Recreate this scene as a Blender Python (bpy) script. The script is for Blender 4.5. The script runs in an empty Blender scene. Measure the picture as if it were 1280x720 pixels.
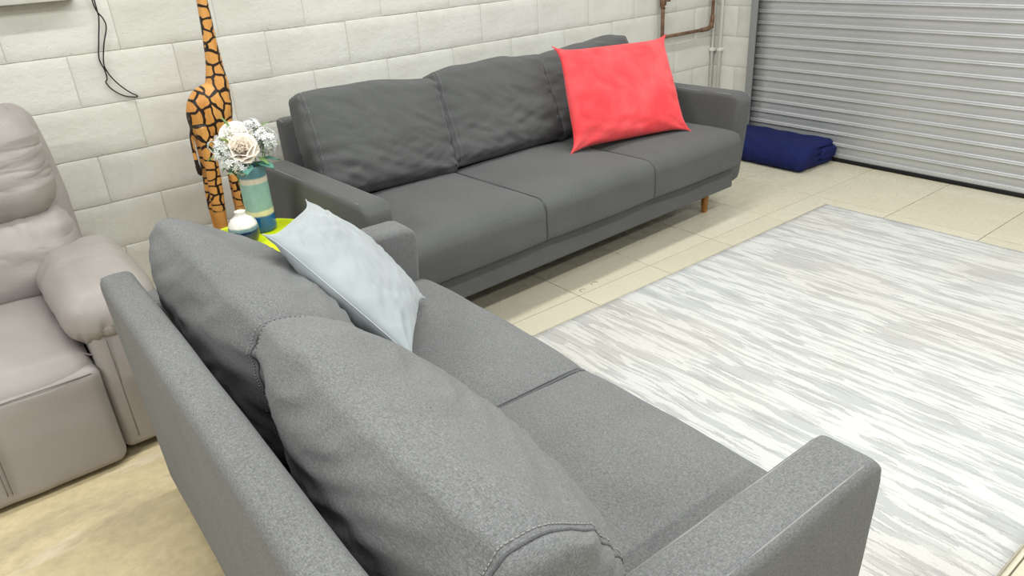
import bpy, math, random
import numpy as np
from mathutils import Matrix, Vector, noise as mn
PI = math.pi
rnd = random.Random(7)
SC = bpy.context.scene
COL = SC.collection

# ------------------------------------------------------------------ camera
YAW, PITCH, ROLL, FPX = 0.640698, 0.448301, -0.064484, 920.6
fw = Vector((math.sin(YAW)*math.cos(PITCH), math.cos(YAW)*math.cos(PITCH), -math.sin(PITCH)))
r0 = Vector((math.cos(YAW), -math.sin(YAW), 0)); u0 = r0.cross(fw)
rt = r0*math.cos(ROLL)+u0*math.sin(ROLL); up = -r0*math.sin(ROLL)+u0*math.cos(ROLL)
cam = bpy.data.cameras.new('camera'); camo = bpy.data.objects.new('camera', cam); COL.objects.link(camo)
cam.sensor_width = 36; cam.lens = FPX/1280*36; cam.clip_start = .02
M4 = Matrix((rt, up, -fw)).transposed().to_4x4(); M4.translation = Vector((-0.4651, -3.4277, 1.4324))
camo.matrix_world = M4
SC.camera = camo

# ------------------------------------------------------------------ light
SC.view_settings.view_transform = 'Standard'; SC.view_settings.look = 'None'
SC.view_settings.gamma = 1; SC.view_settings.use_curve_mapping = False
SC.view_settings.exposure = 0.0
w = bpy.data.worlds.new('world'); SC.world = w; w.use_nodes = True
w.node_tree.nodes['Background'].inputs[0].default_value = (0.97, 1.0, 0.98, 1)
w.node_tree.nodes['Background'].inputs[1].default_value = 0.30
def tube_light(x, y, z, lx, ly, power, col=(.99, 1, .965)):
    l = bpy.data.lights.new('fluorescent_tube', 'AREA'); l.shape = 'RECTANGLE'; l.size = lx; l.size_y = ly
    l.energy = power; l.color = col
    o = bpy.data.objects.new('fluorescent_tube', l); COL.objects.link(o); o.location = (x, y, z)
tube_light(1.4, -1.15, 2.95, 4.2, .10, 60)
tube_light(1.4, -3.1, 2.95, 4.2, .10, 78)
tube_light(1.2, -4.9, 2.95, 4.6, .12, 80)
tube_light(-3.0, -2.6, 2.95, 2.4, .12, 110)

# ------------------------------------------------------------------ materials
def s2l(c):
    return tuple(((v/255)/12.92 if v/255 <= .04045 else (((v/255)+.055)/1.055)**2.4) for v in c)
class NT:
    def __init__(s, name, rough=.6, spec=.4):
        s.m = bpy.data.materials.new(name); s.m.use_nodes = True; s.t = s.m.node_tree
        s.b = s.t.nodes['Principled BSDF']; s.b.inputs['Roughness'].default_value = rough
        s.b.inputs['Specular IOR Level'].default_value = spec
        s.tc = s.t.nodes.new('ShaderNodeTexCoord')
    def n(s, ty, **k):
        x = s.t.nodes.new('ShaderNode'+ty)
        for a, b in k.items(): setattr(x, a, b)
        return x
    def l(s, a, b): s.t.links.new(a, b)
    def coords(s, scale=(1, 1, 1), rot=(0, 0, 0), src='Object'):
        mp = s.n('Mapping'); mp.inputs['Scale'].default_value = scale; mp.inputs['Rotation'].default_value = rot
        s.l(s.tc.outputs[src], mp.inputs[0]); return mp.outputs[0]
    def noise(s, scale, detail=3, co=None, rough=.5, dist=0):
        x = s.n('TexNoise'); x.inputs['Scale'].default_value = scale; x.inputs['Detail'].default_value = detail
        x.inputs['Roughness'].default_value = rough; x.inputs['Distortion'].default_value = dist
        s.l(co if co is not None else s.tc.outputs['Object'], x.inputs['Vector']); return x.outputs['Fac']
    def ramp(s, fac, stops, interp='LINEAR'):
        x = s.n('ValToRGB'); x.color_ramp.interpolation = interp; e = x.color_ramp.elements
        while len(e) < len(stops): e.new(.5)
        for i, (p, c) in enumerate(stops):
            e[i].position = p; e[i].color = (*c, 1) if len(c) == 3 else c
        s.l(fac, x.inputs[0]); return x.outputs[0]
    def mix(s, fac, a, b, mode='MIX'):
        x = s.n('MixRGB', blend_type=mode)
        for i, v in ((0, fac), (1, a), (2, b)):
            if hasattr(v, 'node'): s.l(v, x.inputs[i])
            elif i == 0: x.inputs[0].default_value = v
            else: x.inputs[i].default_value = (*v, 1)
        return x.outputs[0]
    def math(s, op, a, b=0.0, c=None):
        x = s.n('Math', operation=op)
        for i, v in enumerate((a, b) if c is None else (a, b, c)):
            if hasattr(v, 'node'): s.l(v, x.inputs[i])
            else: x.inputs[i].default_value = v
        return x.outputs[0]
    def color(s, c):
        if hasattr(c, 'node'): s.l(c, s.b.inputs['Base Color'])
        else: s.b.inputs['Base Color'].default_value = (*c, 1)
        return s
    def bump(s, h, dist=.001, strength=1.0):
        x = s.n('Bump'); x.inputs['Distance'].default_value = dist; x.inputs['Strength'].default_value = strength
        s.l(h, x.inputs['Height'])
        if s.b.inputs['Normal'].is_linked: s.l(s.b.inputs['Normal'].links[0].from_socket, x.inputs['Normal'])
        s.l(x.outputs[0], s.b.inputs['Normal']); return s
def lerp(a, b, t): return tuple(a[i]+(b[i]-a[i])*t for i in range(3))
BW = [(0, (0, 0, 0)), (1, (1, 1, 1))]

def fabric(name, base, contrast=.35):
    k = NT(name, 1.0, .04); c = s2l(base)
    a = k.noise(1, 2, k.coords((800, 150, 800), (0, 0, .3)), .6)
    b = k.noise(1, 2, k.coords((150, 800, 330), (.4, 0, 0)), .6)
    d = k.noise(1, 2, k.coords((300, 300, 1000), (0, .2, 0)), .6)
    s = k.math('ADD', k.math('MULTIPLY', a, .34), k.math('ADD', k.math('MULTIPLY', b, .33), k.math('MULTIPLY', d, .33)))
    lo = tuple(v*(1-contrast) for v in c); hi = tuple(min(1, v*(1+contrast*1.35)) for v in c)
    col = k.ramp(s, [(.36, lo), (.5, c), (.64, hi)])
    big = k.ramp(k.noise(5, 3), [(.3, (.93, .93, .93)), (.7, (1.05, 1.05, 1.05))])
    k.color(k.mix(1, col, big, 'MULTIPLY')); k.bump(s, .0012, .7)
    k.b.inputs['Sheen Weight'].default_value = .12; k.b.inputs['Sheen Roughness'].default_value = .5
    return k.m
MF = fabric('grey_heather_fabric', (112, 113, 113), .40)
MFA = fabric('grey_shaded_fabric', (92, 93, 93), .20)  # same heather fabric, base colour darkened to imitate weaker light by the wall
MFS = fabric('grey_seam_fabric', (90, 91, 92))
MTH = NT('grey_thread', .8).color(s2l((142, 142, 142))).m

k = NT('block_paint', .55, .35)
n1 = k.noise(7, 5); n2 = k.noise(160, 3)
geo = k.n('ObjectInfo')
base = k.ramp(geo.outputs['Random'], [(0, s2l((219, 218, 209))), (1, s2l((226, 225, 217)))])
dirt = k.ramp(n1, [(.30, (.90, .895, .88)), (.55, (1, 1, 1))])
pit = k.n('TexVoronoi'); pit.inputs['Scale'].default_value = 26; k.l(k.tc.outputs['Object'], pit.inputs['Vector'])
pm = k.ramp(k.math('ADD', pit.outputs['Distance'], k.math('MULTIPLY', k.noise(9, 2), .35)), [(.19, (0, 0, 0)), (.25, (1, 1, 1))])
k.color(k.mix(1, base, dirt, 'MULTIPLY')); k.bump(n2, .0016, .6); k.bump(k.noise(38, 4), .004, .6); k.bump(pm, .002, .8)
MBLOCK = k.m
k = NT('mortar_paint', .7); k.color(s2l((196, 195, 186))); k.bump(k.noise(140, 3), .001, .6); MMORT = k.m

k = NT('glazed_floor_tile', .22, .5)
oi = k.n('ObjectInfo')
c = k.ramp(oi.outputs['Random'], [(0, s2l((203, 196, 174))), (1, s2l((208, 202, 181)))])
sm = k.ramp(k.noise(3.2, 4), [(.35, (.98, .978, .975)), (.65, (1.01, 1.01, 1.01))])
k.color(k.mix(1, c, sm, 'MULTIPLY')); k.l(k.ramp(k.noise(9, 4), [(.3, (.2, .2, .2)), (.7, (.36, .36, .36))]), k.b.inputs['Roughness'])
MTILE = k.m
MGROUT = NT('tile_grout', .9).color(s2l((108, 100, 86))).m
k = NT('concrete_floor', .55, .4)
a = k.ramp(k.noise(2.6, 6, k.coords((1, 1.6, 1)), .62, .6), [(.32, s2l((180, 166, 138))), (.48, s2l((206, 190, 152))), (.62, s2l((216, 200, 160))), (.72, s2l((198, 182, 160)))])
b = k.ramp(k.noise(30, 6, None, .7), [(.35, (.88, .87, .86)), (.6, (1.03, 1.03, 1.03))])
d = k.ramp(k.noise(1, 5, k.coords((1.2, 9, 1), (0, 0, .25)), .6, .8), [(.56, (0, 0, 0)), (.66, (.6, .6, .6))])
cc = k.mix(1, a, b, 'MULTIPLY'); k.color(k.mix(d, cc, s2l((226, 214, 192)))); k.bump(k.noise(60, 5), .0008, .6)
MCONC = k.m

k = NT('rug_pile', .95, .1)
wob = k.noise(1, 2, k.coords((60, 120, 1)), .6); wob2 = k.noise(1, 2, k.coords((3, 4, 1)), .5)
cv = k.n('VectorMath', operation='ADD'); k.l(k.coords((1, 1, 1)), cv.inputs[0])
cx = k.n('CombineXYZ'); k.l(k.math('ADD', k.math('MULTIPLY', k.math('SUBTRACT', wob, .5), .012), k.math('MULTIPLY', k.math('SUBTRACT', wob2, .5), .03)), cx.inputs[0]); k.l(cx.outputs[0], cv.inputs[1])
def rn(sx, sy, det, ox):
    mp = k.n('Mapping'); mp.inputs['Scale'].default_value = (sx, sy, 1); mp.inputs['Location'].default_value = (ox, ox*.3, 0)
    k.l(cv.outputs[0], mp.inputs[0]); return k.noise(1, det, mp.outputs[0], .5)
s1 = k.ramp(rn(26, 3.0, 2, 0), [(.535, (0, 0, 0)), (.55, (1, 1, 1))])
s2 = k.ramp(rn(52, 4.0, 2, 7), [(.55, (0, 0, 0)), (.57, (1, 1, 1))])
s3 = k.ramp(rn(85, 3.5, 2, 13), [(.60, (0, 0, 0)), (.62, (1, 1, 1))])
zone = k.ramp(rn(1.3, 1.1, 2, 3), [(.45, (0, 0, 0)), (.65, (1, 1, 1))])
ivory = k.mix(zone, s2l((203, 204, 201)), s2l((202, 199, 193)))
grey = k.mix(zone, s2l((179, 181, 180)), s2l((180, 177, 171)))
c = k.mix(s1, ivory, grey)
c = k.mix(k.math('MULTIPLY', s2, .7), c, k.mix(zone, s2l((181, 183, 182)), s2l((182, 179, 173))))
c = k.mix(k.math('MULTIPLY', s3, .7), c, s2l((168, 167, 164)))
fz = k.ramp(k.noise(420, 2), [(.3, (.93, .93, .93)), (.7, (1.04, 1.04, 1.04))])
k.color(k.mix(1, c, fz, 'MULTIPLY')); k.bump(k.math('ADD', k.math('MULTIPLY', s1, -1), k.math('MULTIPLY', s3, -1.2)), .0022, .7); k.bump(k.noise(380, 2), .0012, .6)
k.b.inputs['Sheen Weight'].default_value = .2
MRUG = k.m
MRUGE = NT('rug_binding', .9).color(s2l((176, 168, 150))).m

k = NT('galvanised_shutter', .42, .5); k.b.inputs['Metallic'].default_value = .25
a = k.ramp(k.noise(1, 4, k.coords((2, 1.2, 9)), .6), [(.35, s2l((180, 181, 182))), (.65, s2l((194, 195, 196)))])
rs = k.ramp(k.noise(14, 6, None, .7), [(.66, (0, 0, 0)), (.76, (.5, .5, .5))])
k.color(k.mix(rs, a, s2l((168, 156, 138)))); k.bump(k.noise(6, 3), .002, .4); MSHUT = k.m
k = NT('guide_metal', .45, .5); k.b.inputs['Metallic'].default_value = .3; k.color(s2l((150, 151, 152))); MGUIDE = k.m
MRUB = NT('black_rubber', .7, .3).color(s2l((22, 22, 22))).m
k = NT('copper_pipe_brown', .5, .4); k.color(k.ramp(k.noise(20, 4), [(.35, s2l((96, 70, 52))), (.65, s2l((134, 104, 80)))])); MCOP = k.m
MWHP = NT('white_conduit', .5, .4).color(s2l((222, 221, 216))).m
MBLK = NT('black_cable', .45, .5).color(s2l((18, 18, 20))).m

def leather(name, base):
    k = NT(name, .42, .45); c = s2l(base)
    k.color(k.ramp(k.noise(4, 4), [(.3, lerp(c, (0, 0, 0), .08)), (.7, lerp(c, (1, 1, 1), .04))]))
    v = k.n('TexVoronoi'); v.inputs['Scale'].default_value = 320; k.l(k.tc.outputs['Object'], v.inputs['Vector'])
    k.bump(v.outputs['Distance'], .0006, .5); k.bump(k.noise(24, 4), .002, .35)
    return k.m
ML = leather('taupe_leather', (157, 150, 146)); MLS = leather('taupe_leather_thread', (112, 103, 98))
MDARK = NT('dark_plinth', .8, .2).color(s2l((30, 27, 25))).m

def velvet(name, base, edge):
    k = NT(name, .8, .15); c = s2l(base)
    n = k.noise(6, 4, None, .6, .5)
    col = k.ramp(n, [(.35, lerp(c, (0, 0, 0), .05)), (.65, lerp(c, (1, 1, 1), .05))])
    k.color(col); k.bump(k.noise(500, 2), .0005, .5)
    k.b.inputs['Sheen Weight'].default_value = .55; k.b.inputs['Sheen Roughness'].default_value = .35
    k.b.inputs['Sheen Tint'].default_value = (*s2l(edge), 1)
    return k.m
MRED = velvet('coral_velvet', (240, 72, 77), (255, 190, 190)); MREDP = velvet('coral_piping', (225, 62, 70), (255, 180, 180))
MPALE = velvet('pale_blue_velvet', (158, 166, 169), (235, 238, 240)); MPALEP = velvet('pale_blue_piping', (176, 182, 185), (235, 238, 240))
k = NT('blond_leg_wood', .4, .45)
k.color(k.ramp(k.noise(1, 4, k.coords((60, 60, 6)), .6), [(.35, s2l((150, 96, 40))), (.65, s2l((190, 134, 66)))])); MWOOD = k.m
k = NT('navy_quilt', .85, .2)
wv = k.n('TexWave', wave_type='BANDS', bands_direction='Y'); wv.inputs['Scale'].default_value = 16; wv.inputs['Distortion'].default_value = 1.2
k.l(k.tc.outputs['Object'], wv.inputs['Vector'])
k.color(k.ramp(k.noise(300, 2), [(.35, s2l((20, 28, 74))), (.65, s2l((30, 38, 92)))])); k.bump(wv.outputs['Fac'], .003, .7); MNAVY = k.m
MLIME = NT('lime_lacquer', .3, .5).color(s2l((214, 232, 12))).m

def bands(name, stops, rough=.2, wob=.004):
    k = NT(name, rough, .5); sx = k.n('SeparateXYZ'); k.l(k.tc.outputs['Object'], sx.inputs[0])
    z = k.math('ADD', sx.outputs[2], k.math('MULTIPLY', k.math('SUBTRACT', k.noise(22, 2), .5), wob*2))
    zz = k.math('MULTIPLY', z, 4.0)
    col = k.ramp(zz, [(a*4, s2l(c)) for a, c in stops])
    var = k.ramp(k.noise(40, 4, None, .7), [(.3, (.88, .9, .92)), (.7, (1.08, 1.06, 1.05))])
    k.color(k.mix(1, col, var, 'MULTIPLY')); k.b.inputs['Coat Weight'].default_value = .4; k.b.inputs['Coat Roughness'].default_value = .08
    return k.m
MVT = bands('glaze_tall_vase', [(0, (22, 84, 150)), (.062, (24, 96, 168)), (.068, (226, 218, 178)), (.082, (228, 220, 182)), (.088, (150, 184, 175)), (.185, (146, 182, 173)), (.19, (216, 204, 188)), (.204, (216, 204, 188)), (.21, (96, 140, 156)), (.25, (112, 154, 168))])
MVS = bands('glaze_round_vase', [(0, (96, 112, 40)), (.014, (90, 104, 44)), (.02, (16, 32, 84)), (.058, (14, 34, 92)), (.063, (110, 140, 150)), (.07, (120, 146, 152)), (.076, (236, 233, 228)), (.14, (238, 235, 230))])

k = NT('giraffe_painted_wood', .38, .45)
sx = k.n('SeparateXYZ'); k.l(k.tc.outputs['Object'], sx.inputs[0])
wv = k.n('TexVoronoi', feature='DISTANCE_TO_EDGE', voronoi_dimensions='2D'); wv.inputs['Scale'].default_value = 1; wv.inputs['Randomness'].default_value = .62
zz = sx.outputs[2]   # small meshes on the legs and neck, large ones on the body
lo = k.math('MINIMUM', zz, .70); md_ = k.math('MINIMUM', k.math('MAXIMUM', k.math('SUBTRACT', zz, .70), 0), .30); hi = k.math('MAXIMUM', k.math('SUBTRACT', zz, 1.0), 0)
wz = k.math('ADD', k.math('MULTIPLY', lo, 27.0), k.math('ADD', k.math('MULTIPLY', md_, 17.5), k.math('MULTIPLY', hi, 23.0)))
cm = k.n('CombineXYZ'); k.l(k.math('ADD', k.math('MULTIPLY', sx.outputs[0], 23.0), k.math('MULTIPLY', k.math('SUBTRACT', k.noise(24, 1), .5), .55)), cm.inputs[0]); k.l(k.math('ADD', wz, k.math('MULTIPLY', k.math('SUBTRACT', k.noise(20, 1), .5), .6)), cm.inputs[1]); k.l(cm.outputs[0], wv.inputs['Vector'])
wob = k.math('MULTIPLY', k.noise(40, 2), .03)
line = k.ramp(k.math('SUBTRACT', wv.outputs['Distance'], wob), [(.078, (1, 1, 1)), (.10, (0, 0, 0))])
mask = k.ramp(sx.outputs[2], [(.436, (0, 0, 0)), (.439, (1, 1, 1))])
wood = k.ramp(k.noise(1, 4, k.coords((30, 30, 5)), .6), [(.3, s2l((200, 134, 62))), (.7, s2l((232, 172, 96)))])
k.color(k.mix(k.math('MULTIPLY', line, mask), wood, s2l((38, 24, 16)))); k.bump(line, .001, .4); MGIR = k.m
MGBL = NT('giraffe_black_paint', .5).color(s2l((32, 24, 20))).m
def plain(name, c, rough=.6, tr=0):
    k = NT(name, rough, .3); cc = s2l(c)
    k.color(k.ramp(k.noise(60, 3), [(.3, lerp(cc, (0, 0, 0), .1)), (.7, lerp(cc, (1, 1, 1), .05))]))
    if tr: k.b.inputs['Subsurface Weight'].default_value = tr; k.b.inputs['Subsurface Radius'].default_value = (.01, .01, .008)
    return k.m
MPET = plain('cream_petal', (250, 240, 226), .7, .3); MPETW = plain('white_petal', (250, 248, 240), .7, .3); MBLO = plain('white_blossom', (240, 241, 240), .6)
MLF = plain('green_leaf', (112, 146, 78)); MLT = plain('teal_leaf', (74, 138, 122)); MBUD = plain('green_bud', (176, 200, 104))
MSILL = plain('painted_sill', (206, 204, 196))

# ------------------------------------------------------------------ mesh helpers
def mesh(name, V, F, mat, parent=None, smooth=True, loc=None):
    me = bpy.data.meshes.new(name); me.from_pydata([tuple(map(float, v)) for v in V], [], [tuple(map(int, f)) for f in F])
    me.materials.append(mat)
    if smooth: me.polygons.foreach_set('use_smooth', [True]*len(me.polygons))
    me.update()
    o = bpy.data.objects.new(name, me); COL.objects.link(o)
    if parent is not None: o.parent = parent
    if loc is not None: o.location = loc
    return o
def inst(src, name, parent, loc=(0, 0, 0), rot=(0, 0, 0)):
    o = bpy.data.objects.new(name, src.data); COL.objects.link(o); o.parent = parent; o.location = loc; o.rotation_euler = rot
    return o
def tag(o, label, cat, group=None, kind=None):
    o['label'] = label; o['category'] = cat
    if group: o['group'] = group
    if kind: o['kind'] = kind
    return o
def empty(name, loc=(0, 0, 0), rz=0):
    o = bpy.data.objects.new(name, None); COL.objects.link(o); o.location = loc; o.rotation_euler = (0, 0, rz); o.empty_display_size = .1
    return o
def join(parts):
    V, F, n = [], [], 0
    for v, f in parts:
        V.extend([tuple(p) for p in v]); F.extend([tuple(i+n for i in q) for q in f]); n += len(v)
    return V, F
def axis(L, r, n, nr):
    h = L/2
    a = [-h + r*(1-math.cos(i/nr*PI/2)) if False else -h + r*i/nr for i in range(nr)]
    m = [-h+r+(L-2*r)*i/n for i in range(n+1)]
    b = [h-r+r*(i+1)/nr for i in range(nr)]
    return a+m+b
def rbox(sx, sy, sz, r, n=(6, 6, 6), nr=4):
    A = [axis(s, r, m, nr) for s, m in zip((sx, sy, sz), n)]
    H = (sx/2, sy/2, sz/2); V = []; F = []; idx = {}
    def vid(p):
        key = tuple(round(c*1e5) for c in p)
        if key not in idx:
            idx[key] = len(V); V.append(p)
        return idx[key]
    for ax in range(3):
        u, v = (ax+1) % 3, (ax+2) % 3
        for sgn in (-1, 1):
            g = []
            for a in A[u]:
                row = []
                for b in A[v]:
                    p = [0, 0, 0]; p[ax] = sgn*H[ax]; p[u] = a; p[v] = b; row.append(vid(tuple(p)))
                g.append(row)
            for i in range(len(g)-1):
                for j in range(len(g[0])-1):
                    q = (g[i][j], g[i+1][j], g[i+1][j+1], g[i][j+1]); F.append(q if sgn > 0 else q[::-1])
    return roundp(np.array(V, float), H, r), F
def roundp(P, H, r):
    Hh = np.array(H)-r
    Q = np.clip(P, -Hh, Hh); D = P-Q; L = np.linalg.norm(D, axis=1, keepdims=True); L[L < 1e-9] = 1
    return Q+D/L*r
def tube(path, rad, seg=8, cap=True, closed=False):
    P = [Vector(p) for p in path]; n = len(P); V = []; F = []
    T = [((P[(i+1) % n] if closed or i < n-1 else P[i])-(P[i-1] if closed or i > 0 else P[i])).normalized() for i in range(n)]
    nrm = T[0].orthogonal().normalized()
    for i in range(n):
        nrm = (nrm-T[i]*nrm.dot(T[i])).normalized(); bi = T[i].cross(nrm)
        R = rad[i] if hasattr(rad, '__len__') else rad
        ra, rb = R if hasattr(R, '__len__') else (R, R)
        for j in range(seg):
            t = 2*PI*j/seg; V.append(P[i]+nrm*math.cos(t)*ra+bi*math.sin(t)*rb)
    for i in range(n if closed else n-1):
        for j in range(seg):
            a = i*seg+j; b = i*seg+(j+1) % seg; c = ((i+1) % n)*seg+(j+1) % seg; d = ((i+1) % n)*seg+j; F.append((a, b, c, d))
    if cap and not closed: F.append(tuple(range(seg))[::-1]); F.append(tuple((n-1)*seg+j for j in range(seg)))
    return V, F
def lathe(prof, seg=32):
    V = []; F = []
    for r, z in prof:
        for j in range(seg): t = 2*PI*j/seg; V.append((r*math.cos(t), r*math.sin(t), z))
    for i in range(len(prof)-1):
        for j in range(seg): F.append((i*seg+j, i*seg+(j+1) % seg, (i+1)*seg+(j+1) % seg, (i+1)*seg+j))
    F.append(tuple(range(seg))[::-1]); F.append(tuple((len(prof)-1)*seg+j for j in range(seg)))
    return V, F
def box(x0, x1, y0, y1, z0, z1):
    V = [(x, y, z) for x in (x0, x1) for y in (y0, y1) for z in (z0, z1)]
    return V, [(0, 1, 3, 2), (4, 6, 7, 5), (0, 4, 5, 1), (2, 3, 7, 6), (0, 2, 6, 4), (1, 5, 7, 3)]
def bevbox(x0, x1, y0, y1, z0, z1, b):   # box with chamfered edges, cheap
    V, F = rbox(x1-x0, y1-y0, z1-z0, b, (1, 1, 1), 1)
    c = np.array([(x0+x1)/2, (y0+y1)/2, (z0+z1)/2]); return V+c, F
def spline(pts, n=8):
    P = [Vector(p) for p in pts]; out = []
    for i in range(len(P)-1):
        a = P[max(i-1, 0)]; b = P[i]; c = P[i+1]; d = P[min(i+2, len(P)-1)]
        for j in range(n):
            t = j/n; out.append(.5*((2*b)+(c-a)*t+(2*a-5*b+4*c-d)*t*t+(3*b-a-3*c+d)*t**3))
    out.append(P[-1]); return out
def nz(P, s, seed=0.0):
    P = np.asarray(P); s = np.broadcast_to(np.array(s, float), (3,))
    return np.array([mn.noise(Vector((p[0]*s[0]+seed, p[1]*s[1]+seed*1.7, p[2]*s[2]-seed))) for p in P])
def sq2c(P, a, b, ca, cb, R, sa, sb):
    """round the (a,b) corner at (ca,cb), sa/sb = side of the corner, to radius R"""
    ia = ca-sa*R; ib = cb-sb*R
    da = (P[:, a]-ia)*sa; db = (P[:, b]-ib)*sb
    m = (da > 0) & (db > 0); A = np.clip(da/R, 0, 1.2); B = np.clip(db/R, 0, 1.2)
    P = P.copy(); P[:, a] = np.where(m, ia+sa*da*np.sqrt(1-B*B/2), P[:, a]); P[:, b] = np.where(m, ib+sb*db*np.sqrt(1-A*A/2), P[:, b]); return P
def rot_pts(P, ax, ang, c):
    R = np.array(Matrix.Rotation(ang, 3, ax)); return (np.asarray(P)-c)@R.T+c

# ------------------------------------------------------------------ structure: walls
wb = empty('wall_back'); wb['kind'] = 'structure'
mesh('mortar_bed', *box(-3.3, 4.15, .0022, .12, 0, 2.7), MMORT, wb, False)
G = .0022
def block_mesh(L, seed):
    V, F = rbox(L-G, .05, .2-G*.8, .0028, (10 if L > .25 else 5, 1, 5), 1)
    V = np.array(V); ed = np.minimum(V[:, 0]+L/2, L/2-V[:, 0]) < .012
    V[:, 1] += np.where(V[:, 1] < 0, nz(V, 9, seed)*.0016, 0)
    V[:, 2] += np.where(np.abs(V[:, 2]) > .09, nz(V*[1, 0, 0], 22, seed+V[0, 2])*.0014, 0)
    return V, F
protoB = {}
def block(parent, L, x, z, var):
    key = (round(L, 3), var)
    if key not in protoB:
        o = mesh('block', *block_mesh(L, var*3.3+L), MBLOCK, parent); protoB[key] = o
    else:
        o = inst(protoB[key], 'block', parent)
    return o
for j in range(-1, 13):
    z0 = .1+.2*j; zc = z0+.1
    if j == -1: zc = 0.0
    off = 0 if j % 2 == 0 else -.2
    x = -3.2+off
    while x < 4.0:
        L = .4; xa, xb = x, x+.4
        if xb > 4.01: xb = 4.01
        if xb-xa > .05:
            o = block(wb, xb-xa, 0, 0, rnd.randrange(5)); o.location = ((xa+xb)/2, .025+rnd.uniform(-.0012, .0012), zc)
        x += .4
wr = empty('wall_right'); wr['kind'] = 'structure'
mesh('mortar_bed', *box(4.0122, 4.15, -.42, .0, 0, 2.7), MMORT, wr, False)
for j in range(-1, 13):
    zc = .2+.2*j if j >= 0 else 0.0
    segs = [(-.19, 0), (-.42, -.19)] if j % 2 else [(-.42, -.0)]
    for (ya, yb) in segs:
        o = block(wr, yb-ya, 0, 0, rnd.randrange(3)); o.rotation_euler = (0, 0, -PI/2); o.location = (4.035, (ya+yb)/2, zc)
# window sill at the upper left
s = mesh('trim_1', *bevbox(-3.2, .083, -.07, .03, 1.302, 1.36, .004), MSILL); s['kind'] = 'structure'

# ------------------------------------------------------------------ structure: floor
fl = empty('floor'); fl['kind'] = 'structure'
mesh('screed', *box(.11, 4.2, -5.2, .1, -.06, -.004), MGROUT, fl, False)
V = [(x, y, 0) for x in np.linspace(-4, .1218, 26) for y in np.linspace(-5.2, .05, 40)]
F = [(i*40+j, (i+1)*40+j, (i+1)*40+j+1, i*40+j+1) for i in range(25) for j in range(39)]
V = [(x, y, .0008*mn.noise(Vector((x*5, y*5, 0)))-.001) for x, y, z in V]
o = mesh('concrete_slab', V, F, MCONC, fl); o['label'] = 'rough bare concrete strip without tiles'
protoT = {}
xs = [.1235+.45*i for i in range(8)]+[3.787, 4.2]
ys = [.0424-.45*j for j in range(12)]
for i in range(len(xs)-1):
    for j in range(len(ys)-1):
        L = xs[i+1]-xs[i]-.0036; D = .4464; key = round(L, 3)
        if key not in protoT: o = mesh('tile', *bevbox(-L/2, L/2, -D/2, D/2, -.012, 0, .0012), MTILE, fl, False); protoT[key] = o
        else: o = inst(protoT[key], 'tile', fl)
        o.location = ((xs[i]+xs[i+1])/2, (ys[j]+ys[j+1])/2, rnd.uniform(-.0004, .0003))

for (x, y, r_, a0) in ((1.522, -1.283, .012, .2), (1.607, -1.270, .014, -.1)):
    mesh('tile_chip', *tube([(x+r_*math.cos(a0+t)*1.3, y+r_*math.sin(a0+t), .0006) for t in np.linspace(0, PI*1.15, 12)], .0012, 5), MGROUT, fl)

# ------------------------------------------------------------------ structure: roller shutter
dr = empty('door_1'); dr['kind'] = 'structure'
PT = .0706; X0 = 3.955; Z0 = .047
prof = [(0, 0), (.004, .004), (.0, .010), (.0, .030), (.0005, .044), (-.002, .048), (-.010, .0505), (-.012, .0545), (-.007, .0572), (-.0065, .0585), (-.009, .0610), (-.0095, .0640), (-.005, .0672), (.002, .0690), (.004, .0703)]
Ya, Yb = -.392, -3.5; NY = 24
V = []; F = []; np_ = len(prof)
for i in range(NY+1):
    y = Ya+(Yb-Ya)*i/NY
    for dx, dz in prof: V.append((dx+.0016*mn.noise(Vector((0, y*3, dz*4))), y, dz))
for i in range(NY):
    for j in range(np_-1): F.append((i*np_+j, i*np_+j+1, (i+1)*np_+j+1, (i+1)*np_+j))
sl0 = mesh('slat', V, F, MSHUT, dr, True, (X0, 0, Z0))
md = sl0.modifiers.new('s', 'SOLIDIFY'); md.thickness = .0015
for i in range(1, 34):
    o = inst(sl0, 'slat', dr, (X0+rnd.uniform(-.001, .001), 0, Z0+PT*i))
    md = o.modifiers.new('s', 'SOLIDIFY'); md.thickness = .0015
mesh('bottom_rail', *bevbox(X0-.012, X0+.012, Yb, -.392, .022, .050, .003), MSHUT, dr)
mesh('rubber_seal', *bevbox(X0-.02, X0+.03, Yb, -.35, .0005, .024, .004), MRUB, dr)
gv = join([bevbox(3.922, 4.012, -.378, -.350, 0, 2.6, .003), bevbox(3.922, 3.934, -.400, -.376, 0, 2.6, .002), bevbox(3.985, 4.0, -.400, -.376, 0, 2.6, .002)])
mesh('guide_rail', *gv, MGUIDE, dr, False)

# ------------------------------------------------------------------ pipes and cable on the wall
cp = empty('copper_pipe', (3.41, -.045, .75)); tag(cp, 'brown copper water pipe looping across the wall above the three seater sofa', 'pipe')
def loc_pts(pts, o): return [(p[0]-o[0], p[1]-o[1], p[2]-o[2]) for p in pts]
O = (3.41, -.045, .75)
mesh('pipe_run', *tube(loc_pts([(3.414, -.045, 1.6), (3.414, -.045, .76), (3.414, -.045, .45)], O), .0125, 12), MCOP, cp)
mesh('pipe_run', *tube(loc_pts(spline([(3.414, -.045, .762), (3.46, -.045, .760), (3.86, -.045, .760), (3.90, -.045, .765), (3.922, -.045, .79), (3.925, -.045, .83), (3.927, -.045, 1.6)], 6), O), .0115, 12), MCOP, cp)
mesh('elbow_fitting', *tube(loc_pts(spline([(3.84, -.045, .760), (3.892, -.045, .764), (3.92, -.045, .79), (3.925, -.045, .845)], 5), O), .0155, 12), MCOP, cp)
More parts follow.
